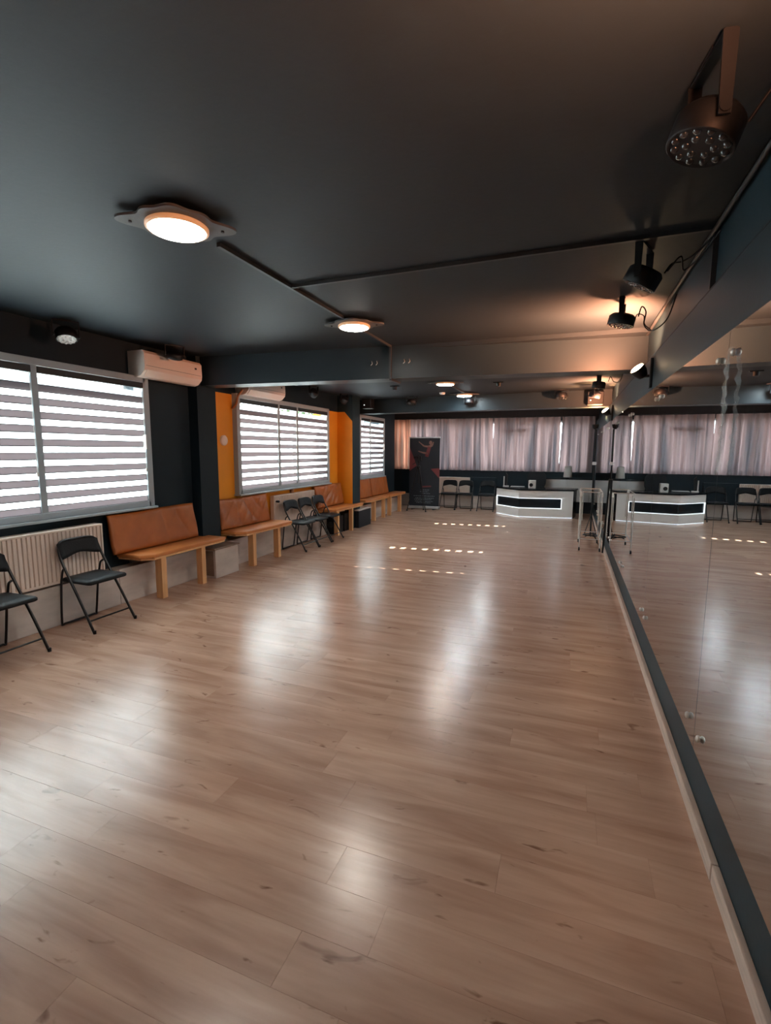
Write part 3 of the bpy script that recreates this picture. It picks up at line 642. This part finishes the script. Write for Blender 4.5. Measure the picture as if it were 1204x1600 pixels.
MB().box((-.25, -.24, .42), (.25, .22, .50), 0, .03).build('seat', 'blackmatte', oc); MB().tube([(0, .0, .10), (0, 0, .42)], .03).build('column', 'black', oc); MB().box((-.03, .22, .45), (.03, .27, .75), 0, .006).build('back_support', 'black', oc)
for k in range(5):
    a = k*1.2566; MB().tube([(0, 0, .10), (.26*math.cos(a), .26*math.sin(a), .07)], .018, 6).build('foot', 'black', oc); MB().lathe([(.028, -.014), (.028, .014)], 10, 0, Matrix.Translation((.26*math.cos(a), .26*math.sin(a), .028)) @ Matrix.Rotation(math.pi/2, 4, 'X')).build('caster', 'black', oc)

# ---------------------------------------------------------------- roll-up banner, tripod
bn = empty('rollup_banner', 'dark roll-up banner with a dancing figure in the far left corner', 'banner', (-3.74, 12.95, 0))
MB().box((-.43, -.004, .09), (.43, .0, 1.955)).build('printed_sheet', 'banner', bn)
MB().box((-.44, -.012, 1.955), (.44, .010, 1.985), 0, .004).build('top_rail', 'silver', bn)
MB().box((-.44, -.08, .02), (.44, .08, .09), 0, .012).build('base_cassette', 'silver', bn)
for sx in (-.3, .3): MB().box((sx-.02, -.16, 0), (sx+.02, .12, .02), 0, .004).build('foot', 'black', bn)
yb = -.0055
def flat(polys, nm, m):
    q = MB()
    for p in polys: q.add([(x, yb, z) for x, z in p], [list(range(len(p)))])
    q.build(nm, m, bn)
flat([[(-.43, 1.72), (-.43, 1.05), (-.22, 1.20)], [(.18, 1.12), (.43, 1.14), (.43, .86)], [(-.10, .60), (.2, .62), (.2, .66), (-.1, .64)]], 'red_shape', 'bannerred')
def limb(a, b_, w0, w1):
    a, b_ = Vector(a), Vector(b_); t = (b_-a).normalized(); n = Vector((-t.y, t.x)); return [(a+n*w0)[:], (b_+n*w1)[:], (b_-n*w1)[:], (a-n*w0)[:]]
head = [(.17+.045*math.cos(k*.52), 1.83+.055*math.sin(k*.52)) for k in range(12)]
flat([limb((.12, 1.72), (-.02, 1.74), .028, .02), limb((-.02, 1.74), (-.17, 1.86), .02, .010), limb((.12, 1.72), (.22, 1.76), .035, .03), limb((.22, 1.76), (.25, 1.85), .02, .012), head, limb((.10, 1.53), (-.05, 1.56), .03, .022), limb((-.05, 1.56), (-.18, 1.60), .02, .012)], 'dancer_figure', 'bannerskin')
flat([limb((.14, 1.72), (.06, 1.45), .045, .05)], 'dancer_dress', 'bannerred')
q = []
rnd = random.Random(5)
for row, (z, x0, x1) in enumerate(((.53, -.10, .16), (.48, -.12, .12), (.43, -.08, .18), (.36, -.3, .3), (.30, -.25, .28), (.26, -.28, .22), (.21, -.26, .26), (.17, -.22, .2))):
    x = x0
    while x < x1:
        w_ = rnd.uniform(.02, .06); q.append([(x, z), (min(x+w_, x1), z), (min(x+w_, x1), z+.013), (x, z+.013)]); x += w_+.014
flat(q, 'text_lines', 'bannertext')
bn.children[-1]['kind'] = 'stuff'
for c_ in bn.children:
    if c_.name.startswith('text_lines'): c_['kind'] = 'stuff'
    elif 'kind' in c_: del c_['kind']
tp = empty('camera_tripod', 'black camera tripod standing in front of the roll-up banner', 'tripod', (-3.77, 12.50, 0))
for a, L_ in ((math.radians(200), .30), (math.radians(325), .32), (math.radians(75), .28)):
    e = (L_*math.cos(a), L_*math.sin(a)); q = MB()
    q.tube([(.03*math.cos(a), .03*math.sin(a), 1.17), (e[0]*.55, e[1]*.55, .56)], .016, 8).tube([(e[0]*.5, e[1]*.5, .62), (e[0], e[1], .02)], .010, 8); lg = q.build('leg', 'black', tp)
    MB().lathe([(.018, -.02), (.018, .012)], 8, 0, Matrix.Translation((e[0], e[1], .02))).build('rubber_foot', 'black', lg)
MB().tube([(0, 0, .75), (0, 0, 1.30)], .014, 8).build('centre_column', 'black', tp)
MB().lathe([(.04, 1.14), (.055, 1.17), (.05, 1.21), (.02, 1.22)], 12).build('collar', 'black', tp)
q = MB(); q.box((-.03, -.03, 1.28), (.03, .03, 1.36), 0, .01); q.box((-.08, -.05, 1.36), (.08, .05, 1.385), 0, .006); q.tube([(0, 0, 1.35), (-.16, -.06, 1.24)], .008, 6); q.build('pan_head', 'black', tp)
cm = empty('video_camera', 'dark video camera mounted on the tripod before the banner', 'camera', (-3.77, 12.50, 1.3855))
MB().box((-.07, -.04, 0), (.07, .04, .085), 0, .012).build('body', 'black', cm); MB().lathe([(.032, 0), (.034, .06), (.028, .065)], 16, 0, Matrix.Translation((.0, -.04, .045)) @ Matrix.Rotation(math.pi/2, 4, 'X')).build('lens_barrel', 'black', cm); MB().box((-.14, -.01, .02), (-.07, .005, .07), 0, .003).build('flip_screen', 'black', cm); MB().box((-.02, -.03, .085), (.03, .03, .11), 0, .006).build('viewfinder', 'black', cm)

# ---------------------------------------------------------------- chrome trolley
tr = empty('chrome_trolley', 'chrome tube trolley frame on casters beside the far mirrors', 'trolley', (.365, 8.86, 0))
HX, HY, HT = .155, .40, .965
for sx in (-1, 1):
    for sy in (-1, 1):
        lg = MB().tube([(sx*HX, sy*HY, .06), (sx*HX, sy*HY, .50), (sx*HX, sy*HY, HT)], [.011, .011, .009], 8).tube([(sx*(HX-.022), sy*HY, .50), (sx*(HX-.022), sy*HY, HT-.03)], .006, 6).build('leg', 'chrome', tr)
        MB().lathe([(.028, -.012), (.030, 0), (.028, .012)], 14, 0, Matrix.Translation((sx*HX, sy*HY, .030)) @ Matrix.Rotation(math.pi/2, 4, 'Y')).build('caster', 'black', lg)
        MB().lathe([(.017, HT-.07), (.019, HT-.02), (.017, HT)], 10, 0, Matrix.Translation((sx*HX, sy*HY, 0))).build('corner_clamp', 'whiteplastic', lg)
    MB().tube([(sx*HX, -HY, HT), (sx*HX, HY, HT)], .009, 8).build('top_rail', 'chrome', tr); MB().tube([(sx*HX, -HY, .20), (sx*HX, HY, .20)], .006, 8).build('lower_rail', 'chrome', tr)
for sy in (-1, 1):
    MB().tube([(-HX, sy*HY, HT), (HX, sy*HY, HT)], .009, 8).build('top_rail', 'chrome', tr); MB().tube([(-HX, sy*HY, .20), (HX, sy*HY, .20)], .006, 8).build('lower_rail', 'chrome', tr)
q = MB()
q.add([(-HX+.01+.026*i, -HY+.02+.076*j, HT+.01+.010*math.sin(i*1.3+j)*math.cos(j*1.7)+.028*(1 if 3 < j < 9 else 0)*abs(math.sin(i*.6+.4))) for j in range(11) for i in range(12)], [(j*12+i, j*12+i+1, j*12+i+13, j*12+i+12) for j in range(10) for i in range(11)], 0, True)
fo = q.build('folded_cloth', mat('maroon_cloth', (.06, .025, .022), .9)); tag(fo, 'dark maroon cloth lying on top of the chrome trolley', 'cloth')
tag(MB().tube(arc([(.30, 8.62, .215), (.36, 8.7, .225), (.45, 8.62, .22), (.48, 8.75, .225), (.40, 8.9, .22), (.30, 8.8, .225), (.27, 8.66, .235), (.38, 8.60, .235), (.47, 8.68, .24), (.42, 8.85, .24), (.50, 8.95, .10), (.53, 9.1, .012)]), .009, 6).build('coiled_cable', 'black'), 'coiled black cable lying low in the chrome trolley', 'cable')

# ---------------------------------------------------------------- folding chairs
def make_chair():
    t = empty('folding_chair', '', 'chair')
    # front long tube: foot (front) -> back top; one bent tube for both sides
    fr = []
    L_ = [(.24, -.215, .005), (.10, -.21, .25), (-.03, -.205, .46), (-.13, -.20, .63), (-.165, -.19, .72), (-.18, -.16, .775), (-.185, -.10, .79), (-.185, 0, .792)]
    R_ = [(x, -y, z) for x, y, z in L_[:-1]][::-1]
    MB().tube(arc(L_+R_, 3), .0115, 8).build('main_frame', 'chairframe', t)
    rl = [(-.10, .188, .555), (-.135, .188, .53), (-.155, .188, .46), (-.175, .185, .38), (-.218, .175, .03), (-.218, .15, .013), (-.218, 0, .012)]
    rr = [(x, -y, z) for x, y, z in rl[:-1]][::-1]
    MB().tube(arc(rl+rr, 3), .010, 8).build('rear_frame', 'chairframe', t)
    MB().tube([(.185, -.212, .105), (.185, .212, .105)], .008, 8).build('crossbar', 'chairframe', t)
    # link between seat rail and rear frame
    # seat: rounded trapezoid pad
    pts = []
    for cx, cy, a0 in ((.17, .165, 0), (-.14, .155, 90), (-.14, -.155, 180), (.17, -.165, 270)):
        for k in range(5):
            a = math.radians(a0+k*22.5); pts.append((cx+.035*math.cos(a), cy+.035*math.sin(a)))
    q = MB(); n = len(pts)
    rings = [(.97, .425), (1, .43), (1, .448), (.95, .458), (.6, .463)]
    vs = [(x*s+.0, y*s, z) for s, z in rings for x, y in pts]
    q.add(vs, [(j*n+i, j*n+(i+1) % n, (j+1)*n+(i+1) % n, (j+1)*n+i) for j in range(4) for i in range(n)], 0, True); q.add(vs[-n:], [list(range(n))]); q.add(vs[:n], [list(range(n))[::-1]])
    q.build('seat', 'chairseat', t)
    # backrest pad, curved, with waved lower edge
    q = MB(); nx = 12; vs = []
    for side in (0, 1):
        for j in range(5):
            for i in range(nx+1):
                u = -1+2*i/nx; v = j/4
                zt = .80-.035*abs(u)**6; zb = .655-.022*math.cos(u*math.pi)*-.6-.012*abs(u)
                z = zb+(zt-zb)*v; yy = u*(.197-.006*v); xx = -.138-(z-.64)*.28-.016*(1-u*u)+(.013 if side == 0 else -.013)
                vs.append((xx, yy, z))
    n = nx+1
    for side in (0, 1):
        o_s = side*5*n
        q_f = [(o_s+j*n+i, o_s+j*n+i+1, o_s+(j+1)*n+i+1, o_s+(j+1)*n+i) for j in range(4) for i in range(nx)]
        if side: q_f = [f[::-1] for f in q_f]
        if side == 0: faces = q_f
        else: faces += q_f
    B_ = 5*n
    for i in range(nx): faces += [(i, B_+i, B_+i+1, i+1), (4*n+i, 4*n+i+1, B_+4*n+i+1, B_+4*n+i)]
    for j in range(4): faces += [(j*n, (j+1)*n, B_+(j+1)*n, B_+j*n), (j*n+nx, B_+j*n+nx, B_+(j+1)*n+nx, (j+1)*n+nx)]
    q.add(vs, faces, 0, True); q.build('backrest', 'chairseat', t)
    for s in (-1, 1): MB().lathe([(.0135, 0), (.0135, .03)], 8, 0, Matrix.Translation((.244, s*.215, 0))).build('foot_cap', 'black', t)
    return t
ch0 = make_chair(); first = [True]
def chair(x, y, rz, lab, grp):
    o = ch0 if first[0] else copy_tree(ch0); first[0] = False
    o.location = (x, y, 0); o.rotation_euler = (0, 0, rz); o['label'] = lab; o['group'] = grp
G1, G2, G3 = 'folding chairs before the near radiator', 'folding chairs before the orange bay radiator', 'folding chairs along the far wall'
chair(-4.085, 2.33, .0, 'black folding chair cut off by the left edge of the photo', G1)
chair(-4.085, 3.16, .0, 'black folding chair before the radiator, nearer the bench', G1)
chair(-4.112, 6.90, 0, 'black folding chair before the orange bay radiator, nearest the camera of three', G2)
chair(-4.112, 7.36, 0, 'middle black folding chair of the three in the orange bay', G2)
chair(-4.112, 7.84, 0, 'farthest of the three folding chairs in the orange bay, its foot by the bench', G2)
chair(-3.12, 13.30, -math.pi/2, 'black folding chair beside the roll-up banner', G3)
chair(-2.665, 13.28, -math.pi/2, 'black folding chair before the far radiator, middle of the far row', G3)
chair(-2.07, 13.28, -math.pi/2, 'dark folding chair beside the reception desk, before the dark panel', G3)

# ---------------------------------------------------------------- benches
def cushion(y0, y1, z0, z1, lab, x=-4.36, wr_=1, seed=0, lean=.07):
    """padded back board leaning on the wall, wrinkled cover"""
    rnd = random.Random(seed); q = MB(); nx = int((y1-y0)*64); nz = 16; ph = [rnd.uniform(0, 6) for _ in range(5)]
    def P(i, j, s):
        u = i/nx; v = j/nz; e = min(1, min(u, 1-u)*nx/1.5, min(v, 1-v)*nz/1.2)
        wv = wr_*(-.012*(1-abs(math.sin(u*9+v*5*math.sin(u*2.2+ph[1])+ph[0])))**3*abs(math.sin(u*4+ph[1]))-.010*(1-abs(math.sin(u*17-v*6+ph[2])))**3*abs(math.sin(v*2.5+u*6+ph[3]))+.004*math.sin(u*13+v*4))
        return (x-lean*v+(.010+(.016+wv)*e if s else -.018), y0+(y1-y0)*u+.006*math.sin(v*6+ph[4])*(1-2*u), z0+(z1-z0)*v-.008*math.sin(u*math.pi*1.5+ph[0])*v)
    N = nx+1; vs = [P(i, j, 1) for j in range(nz+1) for i in range(N)]+[P(i, j, 0) for j in range(nz+1) for i in range(N)]; B_ = N*(nz+1)
    fs = [(j*N+i, j*N+i+1, (j+1)*N+i+1, (j+1)*N+i) for j in range(nz) for i in range(nx)]+[(B_+(j+1)*N+i, B_+(j+1)*N+i+1, B_+j*N+i+1, B_+j*N+i) for j in range(nz) for i in range(nx)]
    for i in range(nx): fs += [(i, B_+i, B_+i+1, i+1), (nz*N+i, nz*N+i+1, B_+nz*N+i+1, B_+nz*N+i)]
    for j in range(nz): fs += [(j*N, (j+1)*N, B_+(j+1)*N, B_+j*N), (j*N+nx, B_+j*N+nx, B_+(j+1)*N+nx, (j+1)*N+nx)]
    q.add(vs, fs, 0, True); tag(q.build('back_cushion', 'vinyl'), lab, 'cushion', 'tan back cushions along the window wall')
def bench(poly, legs, lab, top=.52):
    cx = sum(p[0] for p in poly)/len(poly); cy = sum(p[1] for p in poly)/len(poly)
    t = empty('wall_bench', lab, 'bench', (cx, cy, 0), 0, 'tan benches along the window wall')
    L_ = [(x-cx, y-cy) for x, y in poly]
    n = len(L_); c = Vector((0, 0)); rings = [(-.0, top-.048), (0.0, top-.012), (.006, top-.003), (.016, top)]
    import bmesh
    bm = bmesh.new(); vv = [bm.verts.new((x, y, top-.042)) for x, y in L_]; f = bm.faces.new(vv); bm.normal_update()
    if f.normal.z < 0: f.normal_flip()
    ret = bmesh.ops.extrude_face_region(bm, geom=[f]); bmesh.ops.translate(bm, vec=(0, 0, .042), verts=[g_ for g_ in ret['geom'] if isinstance(g_, bmesh.types.BMVert)])
    bmesh.ops.recalc_face_normals(bm, faces=bm.faces[:]); bmesh.ops.bevel(bm, geom=bm.edges[:], offset=.011, segments=3, profile=.5, affect='EDGES')
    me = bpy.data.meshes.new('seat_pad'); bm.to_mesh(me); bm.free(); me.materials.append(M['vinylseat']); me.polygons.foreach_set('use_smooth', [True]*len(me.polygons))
    o = bpy.data.objects.new('seat_pad', me); COL.objects.link(o); o.parent = t
    q = MB(); k = .93
    q.prism([(x*.96, y*.975) for x, y in L_], top-.062, top-.042); q.build('seat_board', 'pine', t)
    for lx, ly, s in legs:
        MB().box((lx-cx-s, ly-cy-s*.8, 0), (lx-cx+s, ly-cy+s*.8, top-.062), 0, .003).build('leg', 'pine', t)
    MB().box((-4.335-cx, min(p[1] for p in L_)+.05, top-.10), (-4.31-cx, max(p[1] for p in L_)-.05, top-.062)).build('wall_batten', 'blackmatte', t)
    return t
bench([(-4.46, 3.73), (-4.14, 3.74), (-4.04, 3.83), (-4.05, 4.99), (-4.34, 5.0), (-4.35, 4.91), (-4.46, 4.91)], [(-4.12, 3.99, .045), (-4.12, 4.61, .042)], 'tan bench with pine legs between the near radiator and the first column')
cushion(3.62, 4.84, .53, .945, 'tan cushion with creases leaning above the nearest bench', seed=1, wr_=.8)
bench([(-4.46, 5.31), (-4.16, 5.31), (-4.04, 5.40), (-4.0, 6.50), (-4.06, 6.55), (-4.46, 6.53)], [(-4.10, 5.60, .045), (-4.10, 6.22, .042)], 'tan bench at the left end of the orange bay')
cushion(5.30, 6.42, .53, .94, 'heavily wrinkled tan cushion under the left end of the middle window', seed=2, wr_=2.2)
bench([(-4.46, 8.05), (-4.18, 8.05), (-4.05, 8.14), (-4.03, 9.38), (-4.14, 9.40), (-4.15, 9.10), (-4.46, 9.10)], [(-4.10, 8.25, .042), (-4.09, 8.88, .038)], 'tan bench at the right end of the orange bay before the second column')
cushion(7.98, 9.09, .53, .945, 'gathered tan cushion in the right corner of the orange bay', seed=3, wr_=2.4)
bench([(-4.46, 9.90), (-4.2, 9.90), (-4.12, 9.98), (-4.11, 11.18), (-4.46, 11.20)], [(-4.18, 10.32, .045), (-4.17, 10.92, .04)], 'tan bench just beyond the second column under the small window')
bench([(-4.46, 11.24), (-4.12, 11.24), (-4.10, 12.42), (-4.18, 12.48), (-4.46, 12.48)], [(-4.17, 11.34, .045), (-4.20, 12.20, .045)], 'farthest tan bench ending at the corner by the banner')
cushion(9.93, 10.62, .53, .965, 'brown cushion under the small window, left of the two', seed=4, wr_=.8)
cushion(10.68, 11.76, .53, .97, 'brown cushion under the small window, right of the two', seed=5, wr_=.8)
# boxes
def crate(x0, x1, y0, y1, h_, body, top, lab, nm='low_box'):
    t = empty(nm, lab, 'box', (x0, y0, 0)); X, Y = x1-x0, y1-y0
    MB().box((.0, .0, .0), (X, Y, h_-.02), 0, .004).build('body', body, t)
    MB().box((-.01, -.025, h_-.02), (X+.015, Y+.015, h_), 0, .004).build('lid', top, t)
    if body == 'ledge': MB().box((.03, -.004, .03), (X-.03, 0, h_-.04)).build('side_panel', 'boxtop', t)
    return t
crate(-4.335, -4.10, 4.84, 5.29, .385, 'ledge', 'boxtop', 'low white box with brown wooden lid between the first two benches')
crate(-4.32, -4.13, 9.14, 9.95, .36, 'blackmatte', 'ledge', 'low black box with pale wooden lid beyond the orange bay') if False else None
crate(-4.145, -4.06, 9.20, 9.85, .38, 'blackmatte', 'ledge', 'low black box with pale wooden lid before the second column')
def black_speaker(x0, x1, y0, y1, h_, lab):
    t = empty('floor_speaker', lab, 'speaker', (x0, y0, 0)); X, Y = x1-x0, y1-y0
    MB().box((0, 0, .004), (X, Y, h_), 0, .01).build('cabinet', 'black', t)
    MB().lathe([(.06, 0), (.055, .004), (.02, -.002)], 20, 0, Matrix.Translation((X*.5, -.002, h_*.55)) @ Matrix.Rotation(math.pi/2, 4, 'X')).build('speaker_cone', 'trunk', t)
    for k in (.04, X-.04): MB().lathe([(.012, 0), (.012, .006)], 8, 0, Matrix.Translation((k, .04, 0))).build('foot', 'black', t)
black_speaker(-4.335, -4.16, 8.28, 8.66, .34, 'black floor speaker under the bench by the third chair')
black_speaker(-4.335, -4.15, 8.70, 9.08, .36, 'black floor speaker under the bench next to the second column')

# ---------------------------------------------------------------- trees outside
def tree(x, y, z, rad, n, lab, seed):
    rnd = random.Random(seed); t = empty('garden_tree', lab, 'tree', (x, y, -.3)); q = MB()
    for _ in range(n):
        d = Vector((rnd.gauss(0, 1), rnd.gauss(0, 1), rnd.gauss(0, 1))).normalized()*rnd.random()**.4
        c = Vector((0, 0, z+.3))+Vector((d.x*rad[0], d.y*rad[1], d.z*rad[2])); s = rnd.uniform(.03, .07)
        a = Vector((rnd.gauss(0, 1), rnd.gauss(0, 1), rnd.gauss(0, 1))).normalized(); b_ = a.orthogonal().normalized()
        q.add([c-a*s, c+b_*s*.45, c+a*s, c-b_*s*.45], [(0, 1, 2, 3)])
    q.build('crown', 'leaf', t, kind='stuff'); MB().tube([(0, 0, 0), (.05, .03, z*.5), (0, 0, z+.3)], [.09, .07, .03], 8).build('trunk', 'bark', t)
tree(-6.7, 8.15, 2.75, (.7, .45, .75), 900, 'leafy tree outside the orange bay window', 11)
tree(-6.7, 11.25, 3.0, (.8, .95, 1.0), 2200, 'broad leafy tree outside the small far window', 12)
